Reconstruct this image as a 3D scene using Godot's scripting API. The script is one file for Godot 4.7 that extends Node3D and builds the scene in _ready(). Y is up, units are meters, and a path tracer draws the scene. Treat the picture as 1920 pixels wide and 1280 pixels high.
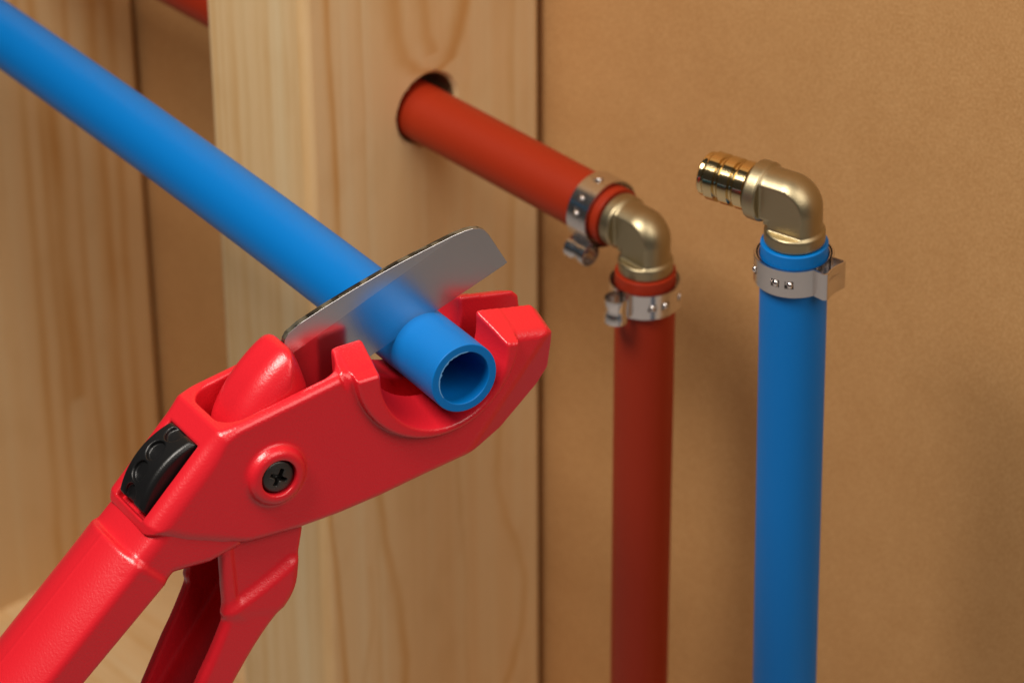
extends Node3D
# Close-up: a red pipe cutter on a blue pipe in front of a framed wall with red and blue water pipes.
# World: x runs along the wall, y up, z out of the wall; metres. The cutter is modelled in millimetres in its own axes.

const CAM_R := Vector3(0.67638067, -0.00582917, -0.73652916)
const CAM_U := Vector3(-0.39594034, 0.84032215, -0.37025658)
const CAM_W := Vector3(0.62108005, 0.542056, 0.56606966)
const CAM_C := Vector3(0.67021535, 0.49685768, 0.62275146)
# cutter axes: u across, v up, n along the pipe that is cut; origin on the pipe's axis in the blade's plane
const CUT_O := Vector3(0.15147668, 0.05435474, 0.17580025)
const CUT_U := Vector3(0.22209085, 0.0, -0.97502598)
const CUT_V := Vector3(-0.09430121, 0.99531196, -0.02147987)
const CUT_N := Vector3(0.97045501, 0.09671661, 0.22104968)
const PIPE_R := 0.00795
const BORE_R := 0.0060
const STUD_W := 0.0425
const STUD_D := 0.0844
const STUD_TWO_X := -0.19
const PIPE_Z := 0.0441
const RISER_X := 0.0868
const PLATE_Y := -0.2586

var M := {}
var body_p: Dictionary
var neck_p: Dictionary
var lever_a: Dictionary
var lever_b: Dictionary
var slug_p: Dictionary


func _ready() -> void:
	# ---- camera
	var cam := Camera3D.new()
	cam.name = "camera"
	var lens := CameraAttributesPhysical.new()
	lens.frustum_focal_length = 131.25
	lens.frustum_focus_distance = 0.806
	lens.frustum_near = 0.02
	lens.frustum_far = 20.0
	lens.exposure_aperture = 25.0
	cam.attributes = lens
	add_child(cam)
	cam.transform = Transform3D(Basis(CAM_R, CAM_U, CAM_W), CAM_C)
	cam.current = true
	# ---- surroundings: a dim studio
	var env := Environment.new()
	env.background_mode = Environment.BG_COLOR
	env.background_color = lin(0.034, 0.032, 0.031)
	env.tonemap_mode = Environment.TONE_MAPPER_LINEAR
	env.tonemap_exposure = 1.0
	env.sdfgi_enabled = true
	env.ssao_enabled = true
	env.ssil_enabled = true
	var we := WorldEnvironment.new()
	we.name = "surroundings"
	we.environment = env
	add_child(we)
	# ---- one large soft lamp overhead and a weak one from the left
	softbox("key_lamp", Vector3(0.08, 0.66, 0.48), Vector3(0.11, 0.02, 0.12), Vector2(0.27, 0.27), 0.58, Color(1.0, 0.965, 0.92))
	softbox("side_lamp", Vector3(0.82, 0.78, 0.10), Vector3(0.10, 0.0, 0.10), Vector2(0.7, 0.7), 0.56, Color(1.0, 0.965, 0.92))

	make_materials()
	build_setting()
	build_red_run()
	build_blue_riser()
	build_cut_pipe()
	build_cutter()


func softbox(called: String, at: Vector3, to: Vector3, size: Vector2, energy: float, tint: Color) -> void:
	var l := AreaLight3D.new()
	l.name = called
	l.area_size = size
	l.light_energy = energy
	l.light_color = tint
	l.area_range = 6.0
	l.area_attenuation = 2.0
	l.shadow_enabled = true
	add_child(l)
	l.look_at_from_position(at, to, Vector3(0, 0, 1))


# ------------------------------------------------------------------ things and parts

func tag(o: Node, label: String, category: String, group := "") -> void:
	o.set_meta("label", label)
	o.set_meta("category", category)
	if group != "":
		o.set_meta("group", group)


func thing(called: String, label: String, category: String, at := Transform3D(), group := "") -> Node3D:
	var o := Node3D.new()
	o.name = called
	add_child(o, true)
	o.transform = at
	tag(o, label, category, group)
	return o


func part(called: String, mesh: Mesh, mat: Material, parent: Node, at := Transform3D()) -> MeshInstance3D:
	var o := MeshInstance3D.new()
	o.name = called
	o.mesh = mesh
	o.material_override = mat
	o.transform = at
	parent.add_child(o, true)
	return o


func structure(called: String, mesh: Mesh, mat: Material) -> MeshInstance3D:
	var o := part(called, mesh, mat, self)
	o.set_meta("kind", "structure")
	return o


# ------------------------------------------------------------------ materials

func lin(r: float, g: float, b: float) -> Color:
	return Color(r, g, b).linear_to_srgb()


func noise(freq: float, sd: int, oct := 3, kind := FastNoiseLite.TYPE_SIMPLEX_SMOOTH) -> FastNoiseLite:
	var n := FastNoiseLite.new()
	n.noise_type = kind
	n.seed = sd
	n.frequency = freq
	n.fractal_type = FastNoiseLite.FRACTAL_FBM
	n.fractal_octaves = oct
	return n


func noise_tex(size: int, freq: float, sd: int, oct := 3) -> NoiseTexture2D:
	var t := NoiseTexture2D.new()
	t.width = size
	t.height = size
	t.seamless = true
	t.noise = noise(freq, sd, oct)
	return t


func plain(called: String, c: Color, rough: float, metal := 0.0) -> StandardMaterial3D:
	var m := StandardMaterial3D.new()
	m.resource_name = called
	m.albedo_color = c
	m.roughness = rough
	m.metallic = metal
	return m


func relief(m: StandardMaterial3D, t: Texture2D, per_metre: float, depth: float) -> void:
	m.uv1_triplanar = true
	m.uv1_scale = Vector3.ONE * per_metre
	m.heightmap_enabled = true
	m.heightmap_texture = t
	m.heightmap_scale = depth


func make_materials() -> void:
	var peel := noise_tex(512, 0.035, 11, 2)
	var grit := noise_tex(512, 0.11, 12, 3)
	var m := plain("red_paint", lin(0.68, 0.013, 0.024), 0.30)
	m.metallic_specular = 0.56
	relief(m, peel, 1000.0 / 12.0, 0.0040)
	M.paint = m
	M.paint_mm = m
	M.blue = plain("blue_plastic", lin(0.0, 0.165, 0.54), 0.46)
	M.blue.metallic_specular = 0.36
	relief(M.blue, grit, 1000.0 / 40.0, 0.0015)
	M.red = plain("red_plastic", lin(0.32, 0.024, 0.006), 0.45)
	M.red.metallic_specular = 0.33
	relief(M.red, grit, 1000.0 / 40.0, 0.0015)
	M.brass = plain("cast_brass", lin(0.42, 0.35, 0.215), 0.40, 1.0)
	relief(M.brass, grit, 1000.0 / 18.0, 0.003)
	M.brass_bright = plain("turned_brass", lin(0.66, 0.51, 0.27), 0.12, 1.0)
	M.steel = plain("clamp_steel", lin(0.72, 0.68, 0.66), 0.20, 1.0)
	relief(M.steel, grit, 1000.0 / 30.0, 0.001)
	M.blade = plain("blade_steel", lin(0.88, 0.85, 0.86), 0.25, 1.0)
	M.ground = plain("ground_bevel_steel", lin(0.62, 0.595, 0.60), 0.24, 1.0)
	M.spine = plain("blackened_steel", lin(0.03, 0.028, 0.025), 0.45, 0.6)
	M.black = plain("black_plastic", lin(0.006, 0.006, 0.0065), 0.36)
	relief(M.black, grit, 1000.0 / 20.0, 0.003)
	M.screw = plain("dark_screw_steel", lin(0.10, 0.095, 0.09), 0.38, 0.9)
	relief(M.screw, grit, 1000.0 / 12.0, 0.004)
	M.burr = plain("cut_plastic_burr", lin(0.14, 0.40, 0.78), 0.5)

	# brushed bevel of the blade: fine strokes across the edge
	var br := Image.create(256, 256, false, Image.FORMAT_L8)
	var nb := noise(0.35, 5, 3)
	for x in 256:
		var v := nb.get_noise_2d(x * 1.0, 0.0)
		for y in 256:
			br.set_pixel(x, y, Color.from_hsv(0, 0, clampf(0.5 + 0.6 * v + 0.12 * nb.get_noise_2d(x * 1.0, y * 0.08 + 50.0), 0, 1)))
	var brt := ImageTexture.create_from_image(br)
	M.ground.heightmap_enabled = true
	M.ground.heightmap_texture = brt
	M.ground.heightmap_scale = 0.0006
	M.ground.uv1_scale = Vector3(100, 100, 1)
	var chip := NoiseTexture2D.new()
	chip.width = 512
	chip.height = 512
	chip.seamless = true
	chip.noise = noise(0.03, 31, 4)
	var ramp := Gradient.new()
	ramp.offsets = PackedFloat32Array([0.0, 0.44, 0.5, 1.0])
	ramp.colors = PackedColorArray([Color(0.09, 0.09, 0.09), Color(0.12, 0.12, 0.11), Color(0.42, 0.40, 0.34), Color(0.55, 0.53, 0.46)])
	chip.color_ramp = ramp
	M.spine.albedo_color = Color.WHITE
	M.spine.albedo_texture = chip
	M.spine.uv1_triplanar = true
	M.spine.uv1_scale = Vector3.ONE * (1000.0 / 70.0)
	M.spine.heightmap_enabled = true
	M.spine.heightmap_texture = chip
	M.spine.heightmap_scale = 0.003

	M.stud = plain("pine", Color.WHITE, 0.62)
	M.stud.metallic_specular = 0.35
	M.stud.albedo_texture = wood_texture(true, 3)
	M.stud_two = plain("pine_streaked", Color.WHITE, 0.62)
	M.stud_two.metallic_specular = 0.35
	M.stud_two.albedo_texture = wood_texture(false, 8)
	M.hole = plain("bored_pine", lin(0.30, 0.17, 0.075), 0.8)
	relief(M.hole, grit, 1000.0 / 12.0, 0.02)
	M.table = plain("pale_table", lin(0.46, 0.44, 0.435), 0.45)
	M.kraft = plain("kraft_board", Color.WHITE, 0.75)
	M.kraft.metallic_specular = 0.3
	M.kraft.albedo_texture = kraft_texture()
	M.kraft.uv1_triplanar = true
	M.kraft.uv1_scale = Vector3.ONE * (1.0 / 0.16)
	M.kraft.heightmap_enabled = true
	M.kraft.heightmap_texture = noise_tex(512, 0.05, 41, 4)
	M.kraft.heightmap_scale = 0.003


func mixc(a: Color, b: Color, t: float) -> Color:
	return a.lerp(b, clampf(t, 0.0, 1.0))


# Pine unrolled round the stud: 256 mm wide (4 px per mm), 512 mm tall (2 px per mm); x counts mm round the edge, y mm down from +130 mm.
func wood_texture(main: bool, sd: int) -> ImageTexture:
	var W := 1024
	var H := 1024
	var im := Image.create(W, H, false, Image.FORMAT_RGB8)
	var fib := noise(0.16, sd, 3).get_image(W, 24)
	fib.resize(W, H, Image.INTERPOLATE_CUBIC)
	var band := noise(0.022, sd + 1, 2).get_image(W, 10)
	band.resize(W, H, Image.INTERPOLATE_CUBIC)
	var mott := noise(0.012, sd + 2, 3).get_image(W, H)
	var fine := noise(0.3, sd + 3, 2).get_image(W, 256)
	fine.resize(W, H, Image.INTERPOLATE_CUBIC)
	var base := lin(0.77, 0.53, 0.275)
	var pale := lin(0.79, 0.60, 0.35)
	var dark := lin(0.66, 0.42, 0.195)
	var late := lin(0.58, 0.28, 0.075)
	# growth streaks: [half width mm, strength, [[mm round the edge, y mm], ...]]; the broad side lies at 84.4 - z
	var streaks: Array = []
	if main:
		var q := func(z): return 84.4 - z
		streaks = [
			[1.0, 0.75, [[q.call(76.6), 140], [q.call(76.3), 46], [q.call(75.8), 14], [q.call(75.3), -19], [q.call(74.3), -50], [q.call(78.0), -100], [q.call(82.3), -117], [q.call(80.4), -134], [q.call(79.2), -152], [q.call(78.1), -178], [q.call(76), -380]]],
			[2.6, 0.55, [[q.call(55.0), 140], [q.call(53.1), 38], [q.call(52.4), 28], [q.call(49.8), 19], [q.call(46), 14], [q.call(42), 12]]],
			[2.6, 0.6, [[q.call(26.0), 140], [q.call(28.5), 29], [q.call(30.3), 20], [q.call(33.2), 13], [q.call(38), 11]]],
			[2.2, 0.4, [[q.call(44.0), 140], [q.call(43.5), 40], [q.call(42.5), 24], [q.call(40.0), 17]]],
			[1.5, 0.42, [[q.call(11.0), 140], [q.call(10.9), -11], [q.call(11.6), -54], [q.call(12.6), -85], [q.call(18.7), -134], [q.call(15.6), -147], [q.call(10.3), -163], [q.call(7.1), -175], [q.call(8.3), -192], [q.call(11.7), -203], [q.call(17.0), -214], [q.call(24), -380]]],
			[1.5, 0.62, [[q.call(66.0), -95], [q.call(63.4), -118], [q.call(62.2), -132], [q.call(59.6), -146], [q.call(56.7), -163], [q.call(55.0), -180], [q.call(55.7), -190], [q.call(53), -380]]],
			[0.9, 0.25, [[q.call(68.0), -140], [q.call(67.2), -158], [q.call(71.0), -182], [q.call(70), -380]]],
			[0.9, 0.22, [[q.call(34.0), -110], [q.call(31.0), -160], [q.call(33.0), -380]]],
			[0.8, 0.3, [[20.0, 140], [19.0, -60], [21.0, -380]]],
		]
	else:
		streaks = [
			[3.0, 0.75, [[49.0, -60], [49.5, -105], [50.5, -190]]],
			[1.2, 0.6, [[45.0, -20], [45.5, -190], [45.5, -375]]],
			[1.0, 0.5, [[58.0, 130], [57.0, -60], [60.0, -375]]],
			[2.2, 0.4, [[66.0, 130], [68.0, -120], [66.0, -375]]],
			[1.4, 0.55, [[38.0, 130], [39.0, -100], [37.0, -375]]],
		]
	for k in 30:
		var rs := RandomNumberGenerator.new()
		rs.seed = sd * 100 + k
		var s0 := rs.randf_range(0.0, 256.0)
		if main and s0 < 84.0:
			s0 = rs.randf_range(-43.0, -1.0)
		streaks.append([rs.randf_range(0.5, 1.6), rs.randf_range(0.12, 0.40) * (1.0 if main else 1.7), [[s0, 140], [s0 + rs.randf_range(-2, 2), -100], [s0 + rs.randf_range(-3, 3), -380]]])
	var fd := fib.get_data()
	var bd := band.get_data()
	var md := mott.get_data()
	var nd := fine.get_data()
	var acc := PackedFloat32Array()
	acc.resize(W)
	var out := PackedByteArray()
	out.resize(W * H * 3)
	var wob := noise(0.02, sd + 7, 2)
	for y in H:
		var ymm := 130.0 - y * 0.5
		acc.fill(0.0)
		for st: Array in streaks:
			var pts: Array = st[2]
			var s := NAN
			for k in pts.size() - 1:
				if ymm <= pts[k][1] and ymm >= pts[k + 1][1]:
					var t: float = (pts[k][1] - ymm) / maxf(0.001, pts[k][1] - pts[k + 1][1])
					t = t * t * (3.0 - 2.0 * t) * 0.5 + t * 0.5
					s = lerpf(pts[k][0], pts[k + 1][0], t)
			if is_nan(s):
				continue
			s += 0.8 * wob.get_noise_2d(s * 3.0, ymm)
			var hw: float = st[0]
			var amp: float = st[1] * (0.8 + 0.5 * wob.get_noise_2d(s + 300.0, ymm * 0.7))
			var c := s * 4.0
			var rad := int(hw * 4.0 * 3.0) + 1
			for x in range(int(c) - rad, int(c) + rad + 1):
				var d := (x - c) / (hw * 4.0)
				# sharp on one side, fading on the other, as late wood does
				var g := exp(-d * d * (1.6 if d > 0 else 0.55))
				var xi := posmod(x, W)
				acc[xi] = maxf(acc[xi], amp * g)
		var row := y * W
		for x in W:
			var i := row + x
			var f := fd[i] / 255.0
			var b := bd[i] / 255.0
			var mo := md[i] / 255.0
			var n := nd[i] / 255.0
			var col := base.lerp(pale, clampf((b - 0.35) * 1.5, 0.0, 1.0)).lerp(dark, clampf((0.46 - f) * 0.5, 0.0, 0.3) + clampf((0.45 - mo) * 0.8, 0.0, 0.35))
			col = col.lerp(late, clampf(acc[x] + 0.10 * (n - 0.5), 0.0, 0.9))
			var o := i * 3
			out[o] = int(clampf(col.r * 255.0, 0, 255))
			out[o + 1] = int(clampf(col.g * 255.0, 0, 255))
			out[o + 2] = int(clampf(col.b * 255.0, 0, 255))
	im.set_data(W, H, false, Image.FORMAT_RGB8, out)
	return ImageTexture.create_from_image(im)


func kraft_texture() -> ImageTexture:
	var S := 768
	var a := noise(0.20, 71, 2).get_seamless_image(S, S)
	var b := noise(0.045, 72, 3).get_seamless_image(S, S)
	var c := noise(0.008, 73, 3).get_seamless_image(S, S)
	var ad := a.get_data()
	var bd := b.get_data()
	var cd := c.get_data()
	var lo := lin(0.47, 0.245, 0.092)
	var hi := lin(0.60, 0.345, 0.148)
	var out := PackedByteArray()
	out.resize(S * S * 3)
	for i in S * S:
		var t := 0.5 + 1.35 * (ad[i] / 255.0 - 0.5) + 0.3 * (bd[i] / 255.0 - 0.5) + 0.25 * (cd[i] / 255.0 - 0.5)
		var col := lo.lerp(hi, clampf(t, 0.0, 1.0))
		out[i * 3] = int(col.r * 255.0)
		out[i * 3 + 1] = int(col.g * 255.0)
		out[i * 3 + 2] = int(col.b * 255.0)
	return ImageTexture.create_from_image(Image.create_from_data(S, S, false, Image.FORMAT_RGB8, out))


# ------------------------------------------------------------------ mesh helpers

class Geo:
	var v := PackedVector3Array()
	var n := PackedVector3Array()
	var t := PackedVector2Array()
	var ix := PackedInt32Array()

	func add(p: Vector3, nn: Vector3, uv := Vector2.ZERO) -> int:
		v.append(p)
		n.append(nn)
		t.append(uv)
		return v.size() - 1

	func tri(a: int, b: int, c: int) -> void:
		# front faces run clockwise: turn the triangle so that it agrees with its normals
		var g := (v[b] - v[a]).cross(v[c] - v[a])
		if g.dot(n[a] + n[b] + n[c]) > 0.0:
			ix.append_array(PackedInt32Array([a, c, b]))
		else:
			ix.append_array(PackedInt32Array([a, b, c]))

	func quad(a: int, b: int, c: int, d: int) -> void:
		tri(a, b, c)
		tri(a, c, d)

	func flat(pts: Array, nn: Vector3, uvs: Array = []) -> void:
		var f := v.size()
		for k in pts.size():
			add(pts[k], nn, uvs[k] if uvs.size() else Vector2.ZERO)
		for k in range(1, pts.size() - 1):
			tri(f, f + k, f + k + 1)

	func mesh() -> ArrayMesh:
		var a := []
		a.resize(Mesh.ARRAY_MAX)
		a[Mesh.ARRAY_VERTEX] = v
		a[Mesh.ARRAY_NORMAL] = n
		a[Mesh.ARRAY_TEX_UV] = t
		a[Mesh.ARRAY_INDEX] = ix
		var m := ArrayMesh.new()
		m.add_surface_from_arrays(Mesh.PRIMITIVE_TRIANGLES, a)
		return m


# a profile of [radius, height] pairs turned round the y axis; sharp corners where the profile repeats a point
func lathe(prof: Array, seg := 64) -> ArrayMesh:
	var g := Geo.new()
	for k in prof.size() - 1:
		var a := Vector2(prof[k][0], prof[k][1])
		var b := Vector2(prof[k + 1][0], prof[k + 1][1])
		if a.distance_to(b) < 1e-9:
			continue
		var d := (b - a).normalized()
		var nn := Vector2(d.y, -d.x)
		var na := nn
		var nb := nn
		if k > 0:
			var e := a - Vector2(prof[k - 1][0], prof[k - 1][1])
			if e.length() > 1e-9 and e.normalized().dot(d) > 0.75:
				na = (nn + Vector2(e.normalized().y, -e.normalized().x)).normalized()
		if k < prof.size() - 2:
			var e2 := Vector2(prof[k + 2][0], prof[k + 2][1]) - b
			if e2.length() > 1e-9 and e2.normalized().dot(d) > 0.75:
				nb = (nn + Vector2(e2.normalized().y, -e2.normalized().x)).normalized()
		var f := g.v.size()
		for s in seg + 1:
			var an := TAU * s / seg
			var c := Vector3(cos(an), 0, sin(an))
			g.add(c * a.x + Vector3(0, a.y, 0), c * na.x + Vector3(0, na.y, 0), Vector2(float(s) / seg, a.y))
			g.add(c * b.x + Vector3(0, b.y, 0), c * nb.x + Vector3(0, nb.y, 0), Vector2(float(s) / seg, b.y))
		for s in seg:
			g.quad(f + s * 2, f + s * 2 + 1, f + s * 2 + 3, f + s * 2 + 2)
	return g.mesh()


# a pipe with a wall along a path; both ends are cut square with a small round on the edges
func pipe_mesh(path: Array, ro: float, ri: float, seg := 72) -> ArrayMesh:
	var g := Geo.new()
	var n := path.size()
	var up := Vector3.UP
	var t0: Vector3 = (path[1] - path[0]).normalized()
	if absf(t0.dot(up)) > 0.9:
		up = Vector3.RIGHT
	var side := t0.cross(up).normalized()
	var rings: Array = []   # [centre, side, other, tangent]
	for i in n:
		var t: Vector3 = (path[mini(i + 1, n - 1)] - path[maxi(i - 1, 0)]).normalized()
		side = (side - t * side.dot(t)).normalized()
		rings.append([path[i], side, t.cross(side), t])
	var e := 0.00028
	var shell := func(r: float, outward: float) -> void:
		var f := g.v.size()
		for i in n:
			var k: Array = rings[i]
			var c: Vector3 = k[0]
			if i == 0:
				c += k[3] * e
			if i == n - 1:
				c -= k[3] * e
			for s in seg + 1:
				var an := TAU * s / seg
				var d: Vector3 = k[1] * cos(an) + k[2] * sin(an)
				g.add(c + d * r, d * outward)
		for i in n - 1:
			for s in seg:
				var a := f + i * (seg + 1) + s
				g.quad(a, a + 1, a + seg + 2, a + seg + 1)
	shell.call(ro, 1.0)
	shell.call(ri, -1.0)
	for end in 2:
		var k: Array = rings[0 if end == 0 else n - 1]
		var out: Vector3 = k[3] * (-1.0 if end == 0 else 1.0)
		var prof := [[ro, -e, 1.0, 0.0], [ro - e * 0.3, -e * 0.3, 0.7, 0.7], [ro - e, 0.0, 0.0, 1.0], [ri + e, 0.0, 0.0, 1.0], [ri + e * 0.3, -e * 0.3, -0.7, 0.7], [ri, -e, -1.0, 0.0]]
		var f := g.v.size()
		for q: Array in prof:
			for s in seg + 1:
				var an := TAU * s / seg
				var d: Vector3 = k[1] * cos(an) + k[2] * sin(an)
				g.add(k[0] + d * q[0] + out * q[1], (d * q[2] + out * q[3]).normalized())
		for j in prof.size() - 1:
			for s in seg:
				var a := f + j * (seg + 1) + s
				g.quad(a, a + 1, a + seg + 2, a + seg + 1)
	return g.mesh()


# a metal strip standing on a plan line (x, z), height along y; dent pushes the middle of the strip inwards; holes are spans of points without their middle rows
func ribbon(pts: Array, dents: Array, th: float, h: float, holes: Array = []) -> ArrayMesh:
	var g := Geo.new()
	var c := 0.00012
	var ys := [0.0, c, h * 0.22, h * 0.36, h * 0.5, h * 0.64, h * 0.78, h - c, h]
	var n := pts.size()
	var nor: Array = []
	for i in n:
		var a: Vector2 = pts[maxi(i - 1, 0)]
		var b: Vector2 = pts[mini(i + 1, n - 1)]
		var d := (b - a).normalized()
		nor.append(Vector2(d.y, -d.x))
	var in_hole := func(i: int, j: int) -> bool:
		for q: Array in holes:
			if i >= q[0] and i < q[1] and j >= 3 and j < 5:
				return true
		return false
	var at := func(i: int, j: int, outer: bool) -> Vector3:
		var y: float = ys[j]
		var fr := y / h
		var dent: float = dents[i] * exp(-pow((fr - 0.5) / 0.16, 2.0))
		var off := th * 0.5 - (c if j == 0 or j == ys.size() - 1 else 0.0)
		var p: Vector2 = pts[i] + nor[i] * ((off if outer else -off) - dent)
		return Vector3(p.x, y, p.y)
	for side in 2:
		var outer := side == 0
		var f := g.v.size()
		for i in n:
			for j in ys.size():
				var nn := Vector3(nor[i].x, 0, nor[i].y) * (1.0 if outer else -1.0)
				if dents[i] != 0.0 and j > 0 and j < ys.size() - 1:
					var sl: float = (at.call(i, j + 1, outer) - at.call(i, j - 1, outer)).dot(nn) / (ys[j + 1] - ys[j - 1])
					nn = (nn - Vector3(0, sl, 0)).normalized()
				g.add(at.call(i, j, outer), nn)
		for i in n - 1:
			for j in ys.size() - 1:
				if in_hole.call(i, j):
					continue
				var a := f + i * ys.size() + j
				g.quad(a, a + 1, a + ys.size() + 1, a + ys.size())
	for i in n - 1:
		for j in [0, ys.size() - 1]:
			var up := Vector3(0, -1 if j == 0 else 1, 0)
			g.flat([at.call(i, j, true), at.call(i + 1, j, true), at.call(i + 1, j, false), at.call(i, j, false)], up)
	for q: Array in holes:
		for j in [3, 5]:
			for i in range(q[0], q[1]):
				g.flat([at.call(i, j, true), at.call(i + 1, j, true), at.call(i + 1, j, false), at.call(i, j, false)], Vector3(0, 1 if j == 3 else -1, 0))
		for i in [q[0], q[1]]:
			var dd: Vector2 = (pts[i + 1] - pts[i - 1]).normalized() * (1.0 if i == q[0] else -1.0)
			for j in range(3, 5):
				g.flat([at.call(i, j, true), at.call(i, j + 1, true), at.call(i, j + 1, false), at.call(i, j, false)], Vector3(dd.x, 0, dd.y))
	for i in [0, n - 1]:
		var dd: Vector2 = (pts[1] - pts[0]).normalized() * -1.0 if i == 0 else (pts[n - 1] - pts[n - 2]).normalized()
		for j in ys.size() - 1:
			g.flat([at.call(i, j, true), at.call(i, j + 1, true), at.call(i, j + 1, false), at.call(i, j, false)], Vector3(dd.x, 0, dd.y))
	return g.mesh()


# ------------------------------------------------------------------ solid shapes from distance fields (surface nets)

func smin(a: float, b: float, k: float) -> float:
	var h := maxf(k - absf(a - b), 0.0) / k
	return minf(a, b) - h * h * k * 0.25


func smax(a: float, b: float, k: float) -> float:
	var h := maxf(k - absf(a - b), 0.0) / k
	return maxf(a, b) + h * h * k * 0.25


# distance to a polygon, tabled on a grid of half millimetres
func profile(poly: Array, step := 0.5, pad := 12.0) -> Dictionary:
	var lo := Vector2(1e9, 1e9)
	var hi := -lo
	for q: Array in poly:
		lo = lo.min(Vector2(q[0], q[1]))
		hi = hi.max(Vector2(q[0], q[1]))
	lo -= Vector2(pad, pad)
	hi += Vector2(pad, pad)
	var w := int((hi.x - lo.x) / step) + 2
	var h := int((hi.y - lo.y) / step) + 2
	var px := PackedVector2Array()
	for q: Array in poly:
		px.append(Vector2(q[0], q[1]))
	var d := PackedFloat32Array()
	d.resize(w * h)
	var n := px.size()
	for j in h:
		for i in w:
			var p := lo + Vector2(i, j) * step
			var best := 1e18
			var sgn := 1.0
			var b := px[n - 1]
			for k in n:
				var a := px[k]
				var e := b - a
				var q := p - a
				var r := q - e * clampf(q.dot(e) / e.length_squared(), 0.0, 1.0)
				best = minf(best, r.length_squared())
				var c1 := p.y >= a.y
				var c2 := p.y < b.y
				var c3 := e.x * q.y > e.y * q.x
				if (c1 and c2 and c3) or (not c1 and not c2 and not c3):
					sgn = -sgn
				b = a
			d[j * w + i] = sgn * sqrt(best)
	return {"lo": lo, "w": w, "h": h, "d": d, "s": 1.0 / step}


# corners cut, so that a drawn outline runs as a curve
func soften(poly: Array, times: int) -> Array:
	for k in times:
		var o: Array = []
		for i in poly.size():
			var a: Array = poly[i]
			var b: Array = poly[(i + 1) % poly.size()]
			o.append([lerpf(a[0], b[0], 0.22), lerpf(a[1], b[1], 0.22)])
			o.append([lerpf(a[0], b[0], 0.78), lerpf(a[1], b[1], 0.78)])
		poly = o
	return poly


func ps(pr: Dictionary, x: float, y: float) -> float:
	var s: float = pr.s
	var lo: Vector2 = pr.lo
	var w: int = pr.w
	var fx := clampf((x - lo.x) * s, 0.0, w - 1.001)
	var fy := clampf((y - lo.y) * s, 0.0, pr.h - 1.001)
	var i := int(fx)
	var j := int(fy)
	fx -= i
	fy -= j
	var d: PackedFloat32Array = pr.d
	var k := j * w + i
	return lerpf(lerpf(d[k], d[k + 1], fx), lerpf(d[k + w], d[k + w + 1], fx), fy)


func slab(d2: float, a: float, half: float, r: float) -> float:
	var x := d2 + r
	var y := a - half + r
	if x > 0.0 and y > 0.0:
		return sqrt(x * x + y * y) - r
	return maxf(x, y) - r


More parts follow.
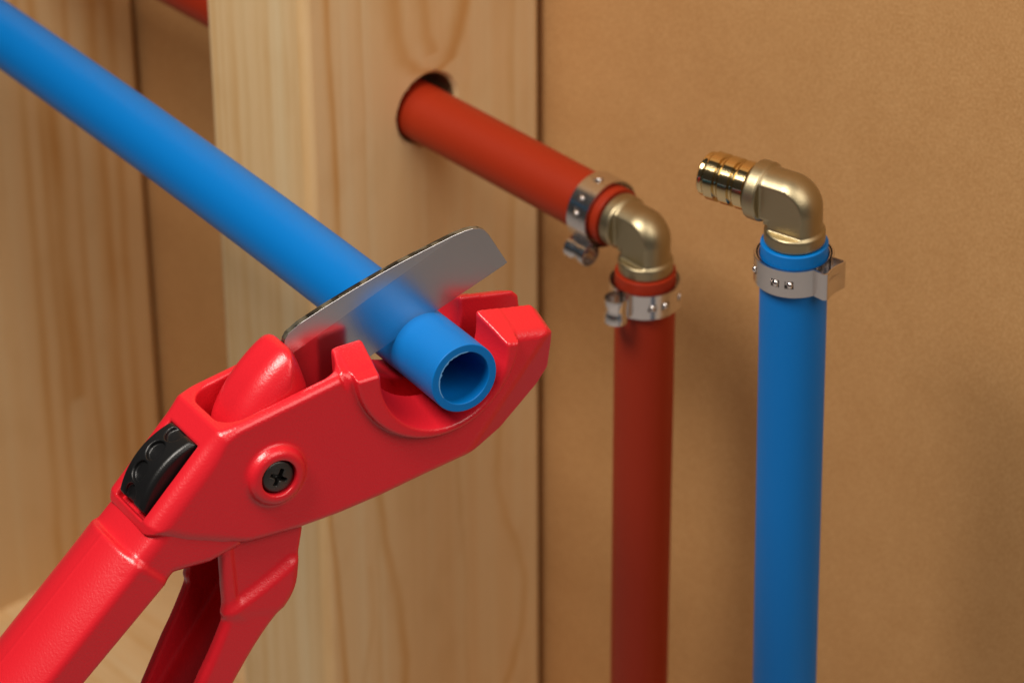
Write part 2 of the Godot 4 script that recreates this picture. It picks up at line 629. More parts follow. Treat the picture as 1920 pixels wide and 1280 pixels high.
func solid(f: Callable, lo: Vector3, hi: Vector3, h: float) -> ArrayMesh:
	var nx := int(ceil((hi.x - lo.x) / h / 4.0)) * 4
	var ny := int(ceil((hi.y - lo.y) / h / 4.0)) * 4
	var nz := int(ceil((hi.z - lo.z) / h / 4.0)) * 4
	var sx := 1
	var sy := nx + 1
	var sz := (nx + 1) * (ny + 1)
	var val := PackedFloat32Array()
	val.resize(sz * (nz + 1))
	val.fill(1e9)
	var cell := PackedInt32Array()
	cell.resize(sz * (nz + 1))
	cell.fill(-1)
	var blocks := PackedInt32Array()
	var reach := h * 4.0 * 0.866 * 1.25 + 0.3 * h
	for bz in range(0, nz, 4):
		for by in range(0, ny, 4):
			for bx in range(0, nx, 4):
				var c: float = f.call(lo + Vector3(bx + 2, by + 2, bz + 2) * h)
				if absf(c) > reach:
					continue
				blocks.append_array(PackedInt32Array([bx, by, bz]))
				for z in range(bz, bz + 5):
					for y in range(by, by + 5):
						for x in range(bx, bx + 5):
							var i := x + y * sy + z * sz
							if val[i] > 1e8:
								val[i] = f.call(lo + Vector3(x, y, z) * h)
	var g := Geo.new()
	for bi in range(0, blocks.size(), 3):
		for z in range(blocks[bi + 2], blocks[bi + 2] + 4):
			for y in range(blocks[bi + 1], blocks[bi + 1] + 4):
				for x in range(blocks[bi], blocks[bi] + 4):
					var i := x + y * sy + z * sz
					var a := val[i]
					var b := val[i + 1]
					var c := val[i + sy]
					var d := val[i + sy + 1]
					var e := val[i + sz]
					var ff := val[i + sz + 1]
					var gg := val[i + sz + sy]
					var hh := val[i + sz + sy + 1]
					var neg := int(a < 0) + int(b < 0) + int(c < 0) + int(d < 0) + int(e < 0) + int(ff < 0) + int(gg < 0) + int(hh < 0)
					if neg == 0 or neg == 8:
						continue
					var sum := Vector3.ZERO
					var cnt := 0
					if (a < 0) != (b < 0):
						sum += Vector3(a / (a - b), 0, 0)
						cnt += 1
					if (c < 0) != (d < 0):
						sum += Vector3(c / (c - d), 1, 0)
						cnt += 1
					if (e < 0) != (ff < 0):
						sum += Vector3(e / (e - ff), 0, 1)
						cnt += 1
					if (gg < 0) != (hh < 0):
						sum += Vector3(gg / (gg - hh), 1, 1)
						cnt += 1
					if (a < 0) != (c < 0):
						sum += Vector3(0, a / (a - c), 0)
						cnt += 1
					if (b < 0) != (d < 0):
						sum += Vector3(1, b / (b - d), 0)
						cnt += 1
					if (e < 0) != (gg < 0):
						sum += Vector3(0, e / (e - gg), 1)
						cnt += 1
					if (ff < 0) != (hh < 0):
						sum += Vector3(1, ff / (ff - hh), 1)
						cnt += 1
					if (a < 0) != (e < 0):
						sum += Vector3(0, 0, a / (a - e))
						cnt += 1
					if (b < 0) != (ff < 0):
						sum += Vector3(1, 0, b / (b - ff))
						cnt += 1
					if (c < 0) != (gg < 0):
						sum += Vector3(0, 1, c / (c - gg))
						cnt += 1
					if (d < 0) != (hh < 0):
						sum += Vector3(1, 1, d / (d - hh))
						cnt += 1
					sum /= float(cnt)
					var nrm := Vector3(
						lerpf(lerpf(b - a, d - c, sum.y), lerpf(ff - e, hh - gg, sum.y), sum.z),
						lerpf(lerpf(c - a, d - b, sum.x), lerpf(gg - e, hh - ff, sum.x), sum.z),
						lerpf(lerpf(e - a, ff - b, sum.x), lerpf(gg - c, hh - d, sum.x), sum.y)).normalized()
					cell[i] = g.add((lo + (Vector3(x, y, z) + sum) * h) * 0.001, nrm)
	for bi in range(0, blocks.size(), 3):
		for z in range(blocks[bi + 2], blocks[bi + 2] + 4):
			for y in range(blocks[bi + 1], blocks[bi + 1] + 4):
				for x in range(blocks[bi], blocks[bi] + 4):
					var i := x + y * sy + z * sz
					if cell[i] < 0:
						continue
					var s := val[i] < 0
					if y > 0 and z > 0 and s != (val[i + 1] < 0):
						net(g, cell[i], cell[i - sy], cell[i - sy - sz], cell[i - sz], s)
					if x > 0 and z > 0 and s != (val[i + sy] < 0):
						net(g, cell[i], cell[i - sz], cell[i - 1 - sz], cell[i - 1], s)
					if x > 0 and y > 0 and s != (val[i + sz] < 0):
						net(g, cell[i], cell[i - 1], cell[i - 1 - sy], cell[i - sy], s)
	return g.mesh()


func net(g: Geo, a: int, b: int, c: int, d: int, inside: bool) -> void:
	if a < 0 or b < 0 or c < 0 or d < 0:
		return
	if inside:
		g.ix.append_array(PackedInt32Array([a, c, b, a, d, c]))
	else:
		g.ix.append_array(PackedInt32Array([a, b, c, a, c, d]))


# ------------------------------------------------------------------ setting: kraft board, studs, bottom plate

func build_setting() -> void:
	var g0 := Geo.new()
	var box := func(g: Geo, lo: Vector3, hi: Vector3) -> void:
		for ax in 3:
			for sg in 2:
				var nn := Vector3.ZERO
				nn[ax] = 1.0 if sg else -1.0
				var a := (ax + 1) % 3
				var b := (ax + 2) % 3
				var pts: Array = []
				for q in [[0, 0], [1, 0], [1, 1], [0, 1]]:
					var p := Vector3.ZERO
					p[ax] = hi[ax] if sg else lo[ax]
					p[a] = hi[a] if q[0] else lo[a]
					p[b] = hi[b] if q[1] else lo[b]
					pts.append(p)
				g.flat(pts, nn)
	box.call(g0, Vector3(-0.6, PLATE_Y - 0.038, -0.009), Vector3(0.46, 0.42, -0.0016))
	structure("wall_board", g0.mesh(), M.kraft)
	g0 = Geo.new()
	box.call(g0, Vector3(-0.8, PLATE_Y - 0.063, -0.5), Vector3(1.6, PLATE_Y - 0.038, 1.2))
	structure("table_top", g0.mesh(), M.table)

	var s1 := thing("wall_stud", "pale pine stud with a bored hole that the red pipe passes through", "stud", Transform3D(), "pine wall studs")
	part("timber", stud_mesh(STUD_W, STUD_D, Vector2(0.0004, 0.0424), 0.0103, 0.0), M.stud, s1)
	part("bored_hole", bore_mesh(0.0103, Vector2(0.0004, 0.0424)), M.hole, s1)
	var s2 := thing("wall_stud", "shaded brown pine stud at the far left behind the blue pipe", "stud", Transform3D(Basis(), Vector3(STUD_TWO_X, 0, 0)), "pine wall studs")
	part("timber", stud_mesh(STUD_W, STUD_D, Vector2(0.0004, 0.0424), 0.0103, 0.0), M.stud_two, s2)
	part("bored_hole", bore_mesh(0.0103, Vector2(0.0004, 0.0424)), M.hole, s2)

	# bottom plate, grain along x
	var p := Geo.new()
	var y := PLATE_Y
	var x0 := -0.6
	var x1 := 0.46
	var r := 0.003
	var prof := [[0.0, y - 0.038], [0.0, y], [STUD_D - r, y], [STUD_D - r * 0.3, y - r * 0.3], [STUD_D, y - r], [STUD_D, y - 0.038]]
	var run := 0.1
	for k in prof.size() - 1:
		var a := Vector2(prof[k][0], prof[k][1])
		var b := Vector2(prof[k + 1][0], prof[k + 1][1])
		var d := (b - a).normalized()
		var nn := Vector3(0, d.x, -d.y)
		var l := a.distance_to(b)
		for i in 4:
			var xa := lerpf(x0, x1, i / 4.0)
			var xb := lerpf(x0, x1, (i + 1) / 4.0)
			p.flat([Vector3(xa, a.y, a.x), Vector3(xb, a.y, a.x), Vector3(xb, b.y, b.x), Vector3(xa, b.y, b.x)], nn,
				[Vector2(run / 0.256, xa / 0.512), Vector2(run / 0.256, xb / 0.512), Vector2((run + l) / 0.256, xb / 0.512), Vector2((run + l) / 0.256, xa / 0.512)])
		run += l
	var pl := part("bottom_plate", p.mesh(), M.stud, self)
	tag(pl, "pale pine board lying flat under the studs at the bottom left", "board")


# a timber with round arrises; its broad side at x = 0 and its back carry the mouth of a bored hole
func stud_mesh(w: float, dpt: float, hole: Vector2, hr: float, v_off: float) -> ArrayMesh:
	var g := Geo.new()
	var y0 := PLATE_Y
	var y1 := 0.42
	var r := 0.0032
	var uv := func(s: float, y: float) -> Vector2: return Vector2(s / 0.256, (0.130 - y) / 0.512 + v_off)
	# strips round the timber: s runs from the front arris (z = dpt) over the broad side to the back, and the other way over the narrow side
	var strip := func(a: Vector2, b: Vector2, na: Vector2, nb: Vector2, sa: float, sb: float, ya: float, yb: float) -> void:
		var f := g.v.size()
		g.add(Vector3(a.x, ya, a.y), Vector3(na.x, 0, na.y), uv.call(sa, ya))
		g.add(Vector3(b.x, ya, b.y), Vector3(nb.x, 0, nb.y), uv.call(sb, ya))
		g.add(Vector3(b.x, yb, b.y), Vector3(nb.x, 0, nb.y), uv.call(sb, yb))
		g.add(Vector3(a.x, yb, a.y), Vector3(na.x, 0, na.y), uv.call(sa, yb))
		g.quad(f, f + 1, f + 2, f + 3)
	var arris := func(c: Vector2, a0: float, s0: float, sdir: float) -> void:
		for k in 6:
			var t0 := a0 + PI / 2 * k / 6.0
			var t1 := a0 + PI / 2 * (k + 1) / 6.0
			var d0 := Vector2(cos(t0), sin(t0))
			var d1 := Vector2(cos(t1), sin(t1))
			strip.call(c + d0 * r, c + d1 * r, d0, d1, s0 + sdir * r * 1.5708 * k / 6.0, s0 + sdir * r * 1.5708 * (k + 1) / 6.0, y0, y1)
	arris.call(Vector2(-r, dpt - r), 0.0, r * 0.8, -1.0)
	arris.call(Vector2(-w + r, dpt - r), PI / 2, -w + r, -1.0)
	arris.call(Vector2(-w + r, r), PI, -w - dpt, -1.0)
	arris.call(Vector2(-r, r), PI * 1.5, dpt, -1.0)
	strip.call(Vector2(-w + r, dpt), Vector2(-r, dpt), Vector2(0, 1), Vector2(0, 1), -w + r, -r * 0.8, y0, y1)
	strip.call(Vector2(-w + r, 0), Vector2(-r, 0), Vector2(0, -1), Vector2(0, -1), 0.2, 0.2 - w, y0, y1)
	for side in 2:
		var x := 0.0 if side == 0 else -w
		var nn := Vector2(1, 0) if side == 0 else Vector2(-1, 0)
		var ca := hole.x - 0.03
		var cb := hole.x + 0.03
		var za := r
		var zb := dpt - r
		var su := func(z: float) -> float: return (dpt - z) if side == 0 else -(w + dpt - z)
		strip.call(Vector2(x, za), Vector2(x, zb), nn, nn, su.call(za), su.call(zb), y0, ca)
		strip.call(Vector2(x, za), Vector2(x, zb), nn, nn, su.call(za), su.call(zb), cb, y1)
		# square to circle
		var f := g.v.size()
		var n := 64
		var rough := noise(2.2, 91, 3)
		var turns: Array = []
		for k in n:
			turns.append(TAU * k / n)
		for cz in [za - hole.y, zb - hole.y]:
			for cyy in [-0.03, 0.03]:
				turns.append(fposmod(atan2(cyy, cz), TAU))
		turns.sort()
		turns.append(TAU)
		n = turns.size() - 1
		for k in n + 1:
			var an: float = turns[k]
			var d := Vector2(cos(an), sin(an))   # (z, y)
			var far := 1e9
			if absf(d.x) > 1e-6:
				far = minf(far, ((zb - hole.y) if d.x > 0 else (za - hole.y)) / d.x)
			if absf(d.y) > 1e-6:
				far = minf(far, 0.03 / absf(d.y))
			var rr := hr + 0.0011 + 0.00055 * rough.get_noise_2d(cos(an) * 5.0, sin(an) * 5.0)
			for q in [far, rr]:
				var z: float = hole.y + d.x * q
				var y: float = hole.x + d.y * q
				g.add(Vector3(x, y, z), Vector3(nn.x, 0, 0), uv.call(su.call(z), y))
			# chamfered lip
			var z2 := hole.y + d.x * hr
			var y2 := hole.x + d.y * hr
			var inn := Vector3(nn.x * 0.7, -d.y * 0.7, -d.x * 0.7)
			g.add(Vector3(x, hole.x + d.y * rr, hole.y + d.x * rr), inn, uv.call(su.call(z2), y2))
			g.add(Vector3(x - nn.x * 0.0010, y2, z2), inn, uv.call(su.call(z2), y2))
		for k in n:
			var a := f + k * 4
			g.quad(a, a + 1, a + 5, a + 4)
			g.quad(a + 2, a + 3, a + 7, a + 6)
	for yy in [y0, y1]:
		var up := Vector3(0, -1 if yy == y0 else 1, 0)
		g.flat([Vector3(-r, yy, 0), Vector3(0, yy, r), Vector3(0, yy, dpt - r), Vector3(-r, yy, dpt), Vector3(-w + r, yy, dpt), Vector3(-w, yy, dpt - r), Vector3(-w, yy, r), Vector3(-w + r, yy, 0)], up)
	return g.mesh()


func bore_mesh(hr: float, hole: Vector2) -> ArrayMesh:
	var g := Geo.new()
	var n := 64
	for k in n + 1:
		var an := TAU * k / n
		var d := Vector2(cos(an), sin(an))
		for x in [-0.0010, -STUD_W + 0.0010]:
			g.add(Vector3(x, hole.x + d.y * hr, hole.y + d.x * hr), Vector3(0, -d.y, -d.x))
	for k in n:
		g.quad(k * 2, k * 2 + 1, k * 2 + 3, k * 2 + 2)
	return g.mesh()


# ------------------------------------------------------------------ brass elbow and clamps

# elbow in mm: corner at the origin, one arm along -y, the other along -x, flats across z
func sdf_elbow(p: Vector3) -> float:
	var rb := 6.45
	var bend := 1.7
	# bent tube
	var d: float
	if p.x > -bend and p.y > -bend:
		var q := Vector2(p.x + bend, p.y + bend)
		d = Vector2(q.length() - bend, p.z).length() - rb
	else:
		d = minf(Vector2(p.x, p.z).length() - rb if p.y <= -bend else 1e9, Vector2(p.y, p.z).length() - rb if p.x <= -bend else 1e9)
	var arm_y := Vector2(p.x, p.z).length()
	var arm_x := Vector2(p.y, p.z).length()
	d = minf(d, 1e3)
	# pressed flats on both cheeks; the inner corner is filled square
	var web := maxf(maxf(p.x - 1.0, p.y - 1.0), maxf(-p.x - 6.0, -p.y - 6.0))
	d = smin(d, maxf(web, absf(p.z) - 4.5), 0.4)
	d = smax(d, absf(p.z) - 4.75, 0.16)
	# ridge along the back of the bend
	var ends := maxf(-p.y - 10.6, -p.x - 10.6)
	# collars
	var cy := slab(arm_y - 7.2, absf(p.y + 8.9), 1.9, 0.7)
	var cx := slab(arm_x - 7.2, absf(p.x + 8.9), 1.9, 0.7)
	d = smin(d, minf(cx, cy), 0.7)
	return smax(d, ends, 0.5)


func elbow_mesh() -> ArrayMesh:
	return solid(sdf_elbow, Vector3(-12, -12, -8.6), Vector3(8, 8, 8.6), 0.34)


func barb_profile(l: float) -> Array:
	var a := [[0.0, 0.0], [0.0035, 0.0]]
	var pr: Array = [[0.0046, 0.0], [0.0054, 0.0]]
	var y := 0.0004
	for k in 3:
		pr.append_array([[0.0052, y], [0.0052, y + 0.0003], [0.0052, y + 0.0003], [0.0058, y + 0.0006], [0.0058, y + 0.0006], [0.00585, y + 0.0030], [0.00585, y + 0.0030], [0.0052, y + 0.0038], [0.0052, y + 0.0038]])
		y += 0.0040
	pr.append_array([[0.0053, y], [0.0053, l - 0.0004], [0.0053, l - 0.0004], [0.0049, l], [0.0049, l], [0.0040, l], [0.0040, l], [0.0040, 0.002]])
	return pr


func add_elbow(called: String, label: String, at: Transform3D, mesh: ArrayMesh, open_arm: bool) -> void:
	var t := thing(called, label, "pipe elbow", at, "brass elbows on the pipe ends")
	part("elbow_body", mesh, M.brass, t)
	var barb := lathe(barb_profile(0.0136), 72)
	# inside the vertical pipe the barb is hidden; the open arm shows it
	part("barb", barb, M.brass_bright, t, Transform3D(Basis(Vector3(1, 0, 0), Vector3(0, -1, 0), Vector3(0, 0, -1)), Vector3(0, -0.0104, 0)))
	part("barb", barb, M.brass_bright, t, Transform3D(Basis(Vector3(0, -1, 0), Vector3(-1, 0, 0), Vector3(0, 0, -1)), Vector3(-0.0104, 0, 0)))


func arc(pts: Array, c: Vector2, r: float, a0: float, a1: float, n: int) -> void:
	for k in n + 1:
		var a := lerpf(a0, a1, k / float(n))
		pts.append(c + Vector2(cos(a), sin(a)) * r)


# stainless clamp standing on y = 0 .. 7 mm round the y axis; the ear points along +x before turning
func add_clamp(label: String, at: Transform3D, pinched: bool, bumps: Array) -> void:
	var t := thing("pipe_clamp", label, "clamp", at, "stainless ear clamps on the pipe ends")
	var h := 0.0070
	var th := 0.0006
	var r := 0.0091
	var band: Array = []
	var ear: Array = []
	var ear_dent: Array = []
	var half: float
	if pinched:
		half = 0.20
		arc(band, Vector2.ZERO, r, half, TAU - half, 120)
		var c := Vector2(r + 0.0029, 0)
		var b0 := Vector2(cos(-half), sin(-half)) * r
		ear.append(b0)
		ear.append(Vector2(r + 0.0004, -0.0010))
		var lr := 0.0029
		arc(ear, c, lr, -PI + 0.42, PI - 0.42, 30)
		ear.append(Vector2(r + 0.0004, 0.0010))
		ear.append(Vector2(b0.x, -b0.y))
		for k in ear.size():
			var f := clampf((k - 2.0) / 30.0, 0.0, 1.0)
			ear_dent.append(0.0006 * pow(maxf(0.0, sin(PI * f)), 2.0))
	else:
		half = 0.40
		arc(band, Vector2.ZERO, r, half, TAU - half, 120)
		var w := r * sin(half)
		var xo := r + 0.0028
		var b0 := Vector2(cos(half), -sin(half)) * r
		ear.append(b0)
		ear.append(b0 + Vector2(0.0006, -0.0002))
		ear.append(Vector2(xo - 0.0016, -w - 0.0003))
		arc(ear, Vector2(xo - 0.0008, -w + 0.0004), 0.0008, -PI * 0.45, -0.05, 5)
		for k in 9:
			var f := (k + 1) / 10.0
			ear.append(Vector2(xo - 0.0005 * sin(PI * f), lerpf(-w + 0.0004, w - 0.0004, f)))
		arc(ear, Vector2(xo - 0.0008, w - 0.0004), 0.0008, 0.05, PI * 0.45, 5)
		ear.append(Vector2(xo - 0.0016, w + 0.0003))
		ear.append(Vector2(b0.x + 0.0006, -b0.y + 0.0002))
		ear.append(Vector2(b0.x, -b0.y))
		for k in ear.size():
			var f: float = (ear[k].y + w) / (2.0 * w)
			ear_dent.append(0.0007 * smoothstep(0.08, 0.2, f) * smoothstep(0.92, 0.8, f) if ear[k].x > xo - 0.0012 else 0.0)
	var zero: Array = []
	zero.resize(band.size())
	zero.fill(0.0)
	# windows for the hooks
	var holes: Array = []
	for a: float in bumps:
		var i := int((a - half) / (TAU - 2.0 * half) * 120.0)
		holes.append([clampi(i - 2, 1, 117), clampi(i + 3, 2, 119)])
	part("band", ribbon(band, zero, th, h, holes), M.steel, t)
	part("ear", ribbon(ear, ear_dent, th, h), M.steel, t)
	# inner tail of the strip, under the windows
	var inner: Array = []
	arc(inner, Vector2.ZERO, r - 0.0007, 0.0, TAU, 96)
	var zi: Array = []
	zi.resize(inner.size())
	zi.fill(0.0)
	part("inner_strip", ribbon(inner, zi, 0.0004, h * 0.96), M.steel, t, Transform3D(Basis(), Vector3(0, h * 0.02, 0)))
	var hook := SphereMesh.new()
	hook.radius = 0.00078
	hook.height = 0.00156
	hook.radial_segments = 20
	hook.rings = 10
	for a: float in bumps:
		var c := Vector3(cos(a), 0, sin(a)) * (r + 0.00015)
		part("hook", hook, M.steel, t, Transform3D(Basis(Vector3.UP, -a) * Basis.from_scale(Vector3(1.0, 1.15, 1.0)), Vector3(c.x, h * 0.5, c.z)))


# ------------------------------------------------------------------ red pipes

func line(a: Vector3, b: Vector3, n := 2) -> Array:
	var o: Array = []
	for k in n + 1:
		o.append(a.lerp(b, k / float(n)))
	return o


func basis_to(axis: Vector3, ear_dir: Vector3) -> Basis:
	# y along axis, x towards ear_dir
	var y := axis.normalized()
	var x := (ear_dir - y * ear_dir.dot(y)).normalized()
	return Basis(x, y, x.cross(y))


func build_red_run() -> void:
	var o := Vector3(RISER_X, 0, PIPE_Z)
	var arm := 0.0107
	var hp := part("red_supply_pipe", pipe_mesh(line(Vector3(-0.45, 0, PIPE_Z), o + Vector3(-arm, 0, 0), 4), PIPE_R, BORE_R), M.red, self)
	tag(hp, "orange red plastic pipe running level through the hole in the stud", "pipe")
	var vp := part("red_riser_pipe", pipe_mesh(line(o + Vector3(0, -0.33, 0), o + Vector3(0, -arm, 0), 4), PIPE_R, BORE_R), M.red, self)
	tag(vp, "dark red plastic pipe standing upright below the middle brass elbow", "pipe")
	var em := elbow_mesh()
	add_elbow("brass_elbow", "brass elbow joining the level and upright red pipes", Transform3D(Basis(), o), em, false)
	# blue elbow shares the mesh
	M.elbow = em
	# clamp on the level pipe: axis along +x, ear down and to the front
	var bx := basis_to(Vector3(1, 0, 0), Vector3(0, -0.80, 0.60))
	add_clamp("pinched stainless clamp on the level red pipe beside the brass elbow", Transform3D(bx, o + Vector3(-arm - 0.0024 - 0.007, 0, 0)), true, [1.2, 1.66, 2.4])
	var by := basis_to(Vector3(0, 1, 0), Vector3(0.13, 0, 0.99))
	add_clamp("pinched stainless clamp round the top of the upright red pipe", Transform3D(by, o + Vector3(0, -arm - 0.0028 - 0.007, 0)), true, [TAU - 0.87, TAU - 1.26, TAU - 1.89])


# ------------------------------------------------------------------ blue riser

func build_blue_riser() -> void:
	var o := Vector3(0.1671, 0.0572, 0.0754)
	var lean := Basis(Vector3(CAM_W.x, 0, CAM_W.z).normalized(), deg_to_rad(0.9))
	var xf := Transform3D(lean, o)
	var arm := 0.0107
	var vp := part("blue_riser_pipe", pipe_mesh(line(Vector3(0, -0.40, 0), Vector3(0, -arm, 0), 4), PIPE_R, BORE_R), M.blue, self, xf)
	tag(vp, "blue plastic pipe standing upright at the right with a brass elbow on top", "pipe")
	var turn := Basis(Vector3.UP, deg_to_rad(13.0))
	add_elbow("brass_elbow", "brass elbow with an open ringed barb on top of the upright blue pipe", xf * Transform3D(turn, Vector3.ZERO), M.elbow, true)
	var by := basis_to(Vector3(0, 1, 0), Vector3(0.993, 0, -0.131))
	add_clamp("open stainless clamp hanging loosely round the top of the blue pipe", xf * Transform3D(by, Vector3(0, -arm - 0.0030 - 0.007, 0)), false, [1.04, 1.41, 2.26])


# ------------------------------------------------------------------ the pipe that is cut

func build_cut_pipe() -> void:
	var e := Vector3(0.16894487, 0.05609564, 0.17977914)
	var k := Vector3(0.08698872, 0.0479278, 0.16111122)
	var p0 := Vector3(-0.07631745, 0.02498693, 0.12711812)
	var path: Array = []
	for i in 29:
		var t := 1.4 - 1.4 * i / 28.0
		path.append(e * (1 - t) * (1 - t) + k * 2 * t * (1 - t) + p0 * t * t)
	var t := thing("blue_supply_pipe", "long blue plastic pipe held in the jaws of the red cutter", "pipe")
	part("tube", pipe_mesh(path, PIPE_R, BORE_R, 96), M.blue, t)
	# ragged burr on the upper edge of the bore
	var g := Geo.new()
	var rs := RandomNumberGenerator.new()
	rs.seed = 77
	var n := 70
	var base: Array = []
	var tip: Array = []
	for i in n + 1:
		var a := lerpf(1.35, 3.65, i / float(n))
		var d := CUT_U * cos(a) + CUT_V * sin(a)
		var env := sin(PI * i / n)
		var rr := BORE_R + 0.00012 - rs.randf_range(0.0, 0.00022) * env
		base.append(e + d * (BORE_R + 0.0003) + CUT_N * 0.00003)
		tip.append(e + d * rr + CUT_N * (0.00002 + rs.randf_range(0.0, 0.0002)))
	for i in n:
		g.flat([base[i], base[i + 1], tip[i + 1], tip[i]], CUT_N)
		g.flat([base[i] - CUT_N * 0.0003, base[i + 1] - CUT_N * 0.0003, tip[i + 1] - CUT_N * 0.0001, tip[i] - CUT_N * 0.0001], -CUT_N)
	part("burr", g.mesh(), M.burr, t)


# ------------------------------------------------------------------ pipe cutter (millimetres, u v n)

func sdf_body(p: Vector3) -> float:
	var a := absf(p.z)
	# tops of post and jaw fall off towards the outer faces
	var drop := 0.42 * maxf(0.0, a - 4.0) * smoothstep(-5.0, 1.0, p.y) * smoothstep(-26.6, -24.6, p.x)
	var d2 := ps(body_p, p.x, p.y + drop)
	var d := slab(d2, a, 12.0, lerpf(1.7, 4.0, smoothstep(-50.0, -58.0, p.x)))
	# raised lip round the saddle
	var lip := maxf(Vector2(p.x + 3.5, p.y - 5.3).length() - 20.0, d2)
	d = smin(d, slab(lip, a, 14.0, 0.7), 0.5)
	# slanted flank of the front
	d = smax(d, 0.49 * (0.733 * p.x - 0.68 * p.y) + 0.87 * a - 18.9, 0.7)
	# well for the blade holder, slot for the blade
	var wx := absf(p.x + 38.6) - 14.2 + 5.0
	var wz := a - 8.9 + 5.0
	var well := Vector2(maxf(wx, 0.0), maxf(wz, 0.0)).length() + minf(maxf(wx, wz), 0.0) - 5.0
	well = maxf(well, -19.0 - p.y)
	var slot := maxf(maxf(a - 3.6, -15.5 - p.y), maxf(-30.0 - p.x, p.x - 60.0))
	d = smax(d, -minf(well, slot), 1.0)
	# saddle, flaring outwards
	var t := clampf((a - 4.0) / 10.0, 0.0, 1.1)
	var cx := lerpf(-3.0, -2.4, t)
	var cy := lerpf(5.0, 2.5, t)
	var rr := lerpf(13.9, 15.5, t)
	if p.z < 0.0:
		cx = -1.5
		cy = 4.5
		rr = 12.7
	var sad := Vector2(p.x - cx, minf(p.y - cy, 0.0)).length() - rr
	d = smax(d, -sad, 0.8)
	# pocket of the thumb wheel
	var qx := (p.x + 66.0) * 0.735 + (p.y + 9.1) * 0.678
	var qy := -(p.x + 66.0) * 0.678 + (p.y + 9.1) * 0.735
	var pocket := maxf(maxf(absf(qx) - 9.7, absf(qy) - 12.0), a - 6.7)
	d = smax(d, -pocket, 0.7)
	# boss of the pivot screw
	if p.z > 0.0:
		var rad := Vector2(p.x + 43.5, p.y + 12.3).length()
		d = smin(d, slab(rad - 6.7, a, 14.1, 1.7), 1.3)
		d = smax(d, -maxf(rad - 4.05, 10.6 - a), 0.5)
	return d


func sdf_slug(p: Vector3) -> float:
	return slab(ps(slug_p, p.x, p.y), absf(p.z), 8.7, 6.2)


func sdf_handle(p: Vector3) -> float:
	var a := absf(p.z)
	var dd := -(p.x * 0.755 + p.y * 0.656)
	var pp := -0.656 * p.x + 0.755 * p.y
	var arch := Vector2(pp - 18.0, p.z).length() - 18.6 - 0.09 * exp(-p.z * p.z / 0.16)
	var low := 23.6 + 0.03 * (dd - 72.0) - pp
	var bar := smax(smax(arch, a - 12.0, 0.9), smax(low, 73.0 - dd, 1.5), 1.2)
	bar = maxf(bar, dd - 150.0)
	var neck := slab(ps(neck_p, p.x, p.y), a, 11.4, 2.0)
	var crown := Vector2(pp - 15.0, p.z).length() - 20.7
	neck = smax(neck, crown, 2.0)
	return smin(bar, neck, 1.2)


func sdf_lever(p: Vector3) -> float:
	var a := absf(p.z)
	var up := slab(ps(lever_a, p.x, p.y), a, 10.2, 1.0)
	var low := slab(ps(lever_b, p.x, p.y), a, 11.4, 1.5)
	var rib := slab(maxf(ps(lever_a, p.x, p.y), p.x + 54.6), a, 10.9, 0.8)
	var d := smin(smin(up, rib, 0.8), low, 2.4)
	# channel, open towards the other handle
	var l1 := (p.x + 41.3) * 0.985 - (p.y + 35.0) * 0.17 + 3.4
	var l2 := (p.x + 48.8) * 0.766 - (p.y + 50.2) * 0.643 + 3.4
	var cav := smax(maxf(l1, l2), a - 8.0, 1.5)
	return smax(d, -cav, 0.8)


func sdf_wheel(p: Vector3) -> float:
	# its own centre, axis z; only the rim shows in the pocket
	var r := Vector2(p.x, p.y).length()
	var d := slab(r - 18.6, absf(p.z), 5.9, 1.3)
	var an := atan2(p.y, p.x) - 2.316
	var st := 0.30
	var off := an - (floorf(an / st) + 0.5) * st
	var dim := slab(Vector2(off * 18.6, p.z + 0.6).length() - 2.45, absf(r - 19.1), 1.5, 0.3)
	d = smax(d, -dim, 0.35)
	d = smax(d, absf(0.735 * p.x + 0.678 * p.y) - 9.2, 0.6)
	return smax(d, 8.0 - (-0.678 * p.x + 0.735 * p.y), 0.5)


func sdf_screw(p: Vector3) -> float:
	var r := Vector2(p.x, p.y).length()
	var top := Vector3(p.x, p.y, p.z + 12.0).length() - 12.6
	var d := smax(maxf(r - 3.72, -2.0 - p.z), top, 0.5)
	# cross recess
	var q := Vector2(p.x, p.y).rotated(-0.98)
	var taper := 0.12 * clampf(0.6 - p.z, 0.0, 2.0)
	var ca := maxf(absf(q.x) - 2.15 + taper * 2.0, absf(q.y) - 0.52 + taper)
	var cb := maxf(absf(q.y) - 2.15 + taper * 2.0, absf(q.x) - 0.52 + taper)
	var cross := maxf(smin(ca, cb, 0.5), -1.3 - p.z)
	return smax(d, -cross, 0.15)


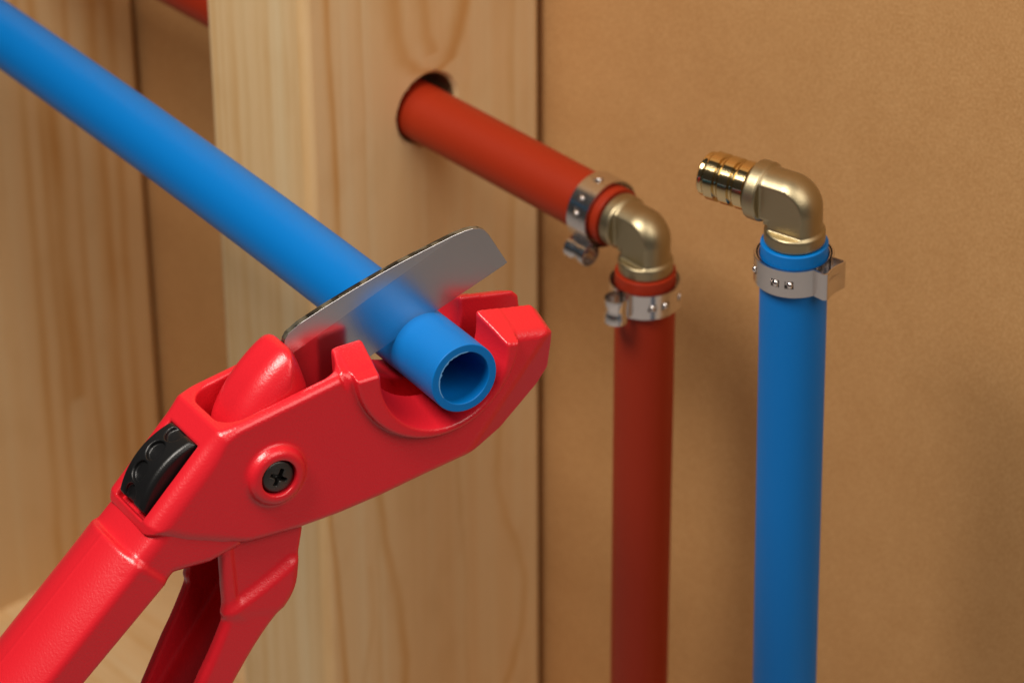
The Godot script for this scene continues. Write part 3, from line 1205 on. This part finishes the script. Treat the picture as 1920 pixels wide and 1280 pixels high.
func blade_mesh() -> Array:
	# outline in u v: spine from the holder to the tip, then the tip and the edge
	var spine := [[-36.0, 2.0], [-33.7, 10.8], [-33.4, 12.2], [-32.6, 13.3], [-29.6, 14.9], [-23.3, 17.0], [-16.7, 18.95], [-9.8, 20.8], [-4.8, 22.0], [0.1, 23.0], [5.1, 24.0], [8.5, 24.65], [11.5, 25.0], [13.4, 24.95], [15.0, 24.55], [16.2, 23.75], [17.2, 22.4], [21.6, 14.1]]
	var edge := [[21.6, 14.1], [20.8, 13.65], [4.2, 7.85], [-10.6, 2.6], [-36.0, -6.4]]
	var th := 0.8
	var bevel_a := Vector2(-36.0, 6.9)
	var bevel_b := Vector2(9.6, 24.72)
	var bn := Vector2(bevel_b.y - bevel_a.y, -(bevel_b.x - bevel_a.x)).normalized()   # towards the edge
	var face := Geo.new()
	var bev := Geo.new()
	var side := Geo.new()
	var whole: Array = []
	for q: Array in spine:
		whole.append(Vector2(q[0], q[1]))
	for i in range(1, edge.size()):
		whole.append(Vector2(edge[i][0], edge[i][1]))
	# thickness falls from the bevel line to the edge
	var en := Vector2(13.65 - 2.6, -(20.8 + 10.6)).normalized()
	var half := func(q: Vector2) -> float:
		var s := (q - bevel_a).dot(bn)
		if s <= 0.0:
			return th
		var to_edge := -(q - Vector2(20.8, 13.65)).dot(en)
		return maxf(0.05, minf(th, th * to_edge / maxf(0.01, to_edge + s)))
	var cut := func(keep_bevel: bool) -> PackedVector2Array:
		var far := 200.0
		var along := (bevel_b - bevel_a).normalized()
		var o := bn * (far if keep_bevel else -far)
		var half_plane := PackedVector2Array([bevel_a - along * far, bevel_b + along * far, bevel_b + along * far + o, bevel_a - along * far + o])
		var got := Geometry2D.intersect_polygons(PackedVector2Array(whole), half_plane)
		return got[0]
	for kb in [false, true]:
		var poly: PackedVector2Array = cut.call(kb)
		var tri := Geometry2D.triangulate_polygon(poly)
		var g: Geo = bev if kb else face
		for sg in [1.0, -1.0]:
			for k in range(0, tri.size(), 3):
				var pp: Array = []
				var uv: Array = []
				for m in 3:
					var q: Vector2 = poly[tri[k + m]]
					pp.append(Vector3(q.x, q.y, half.call(q) * sg) * 0.001)
					uv.append(Vector2(q.dot(Vector2(0.94, 0.33)), q.dot(Vector2(-0.33, 0.94))) * 0.001)
				var nn: Vector3 = (pp[1] - pp[0]).cross(pp[2] - pp[0])
				if nn.length() < 1e-14:
					continue
				nn = nn.normalized()
				if nn.z * sg < 0:
					nn = -nn
				g.flat(pp, nn, uv)
	var cham := 0.04
	for i in whole.size():
		var a: Vector2 = whole[i]
		var b: Vector2 = whole[(i + 1) % whole.size()]
		var d := (b - a).normalized()
		var nn := Vector2(-d.y, d.x)
		var ha: float = half.call(a)
		var hb: float = half.call(b)
		var on_spine := i < 16
		var e := cham if on_spine else 0.0
		var n3 := Vector3(nn.x, nn.y, 0)
		var oa := a + nn * e
		var ob := b + nn * e
		side.flat([Vector3(oa.x, oa.y, ha - e) * 0.001, Vector3(ob.x, ob.y, hb - e) * 0.001, Vector3(ob.x, ob.y, -hb + e) * 0.001, Vector3(oa.x, oa.y, -ha + e) * 0.001], n3)
		if e > 0.0:
			for sg in [1.0, -1.0]:
				face.flat([Vector3(oa.x, oa.y, (ha - e) * sg) * 0.001, Vector3(ob.x, ob.y, (hb - e) * sg) * 0.001, Vector3(b.x, b.y, hb * sg) * 0.001, Vector3(a.x, a.y, ha * sg) * 0.001], (n3 + Vector3(0, 0, sg)).normalized())
	return [face.mesh(), bev.mesh(), side.mesh()]


func build_cutter() -> void:
	body_p = profile([[-54.9, 0.7], [-26.2, 5.7], [-25.0, 8.7], [-17.0, 8.7], [12.5, 6.8], [24.6, 4.6], [26.0, 3.0], [26.8, -10.6], [23.8, -14.2], [13.0, -20.9], [4.0, -23.0], [-8.2, -24.6], [-19.0, -26.2], [-29.4, -27.2], [-38.5, -27.5], [-47.4, -27.2], [-57.5, -26.4], [-66.0, -22.9], [-73.6, -18.6], [-72.9, -16.2]])
	neck_p = profile([[-58.0, -14.0], [-72.5, -17.6], [-77.4, -21.6], [-80.0, -25.0], [-71.0, -31.0], [-68.5, -28.8], [-60.0, -29.2], [-52.5, -27.6], [-48.0, -20.0]])
	lever_a = profile([[-57.0, -22.0], [-37.6, -22.0], [-37.4, -28.8], [-40.4, -40.2], [-44.0, -46.0], [-57.5, -43.0]])
	lever_b = profile(soften([[-57.6, -43.2], [-56.6, -42.2], [-52.0, -40.6], [-46.0, -38.0], [-39.9, -34.8], [-40.3, -39.0], [-41.0, -42.0], [-42.6, -44.4], [-45.2, -46.6], [-48.9, -50.0], [-52.8, -54.4], [-57.6, -60.6], [-78.0, -88.0], [-86.0, -93.0], [-65.6, -57.6], [-61.9, -52.0], [-58.0, -45.0]], 1))
	slug_p = profile(soften([[-51.4, -14.0], [-50.6, -3.5], [-47.6, 1.8], [-43.6, 6.4], [-39.4, 9.9], [-36.0, 12.0], [-33.9, 12.1], [-32.3, 8.5], [-30.2, 0.0], [-30.0, -14.0]], 2))
	var xf := Transform3D(Basis(CUT_U, CUT_V, CUT_N), CUT_O)
	var t := thing("pipe_cutter", "bright red painted ratchet pipe cutter with steel blade biting the blue pipe", "pipe cutter", xf)
	part("body", solid(sdf_body, Vector3(-78, -29, -15), Vector3(29, 11, 15.4), 0.38), M.paint, t)
	part("blade_holder", solid(sdf_slug, Vector3(-53, -16, -9.4), Vector3(-28, 14, 9.4), 0.45), M.paint, t)
	part("handle", solid(sdf_handle, Vector3(-142, -82, -13), Vector3(-46, -12, 13), 0.4), M.paint, t)
	part("lever", solid(sdf_lever, Vector3(-88, -94, -12.5), Vector3(-36, -20, 12.5), 0.5), M.paint, t)
	var b := blade_mesh()
	var bl := part("blade", b[0], M.blade, t)
	part("ground_bevel", b[1], M.ground, bl)
	part("spine", b[2], M.spine, bl)
	part("thumb_wheel", solid(sdf_wheel, Vector3(-20, -3, -6.6), Vector3(3, 20, 6.6), 0.28), M.black, t, Transform3D(Basis(), Vector3(-54.75, -20.35, 0) * 0.001))
	part("pivot_screw", solid(sdf_screw, Vector3(-4.2, -4.2, -2.4), Vector3(4.2, 4.2, 1.0), 0.16), M.screw, t, Transform3D(Basis(), Vector3(-43.5, -12.3, 13.1) * 0.001))
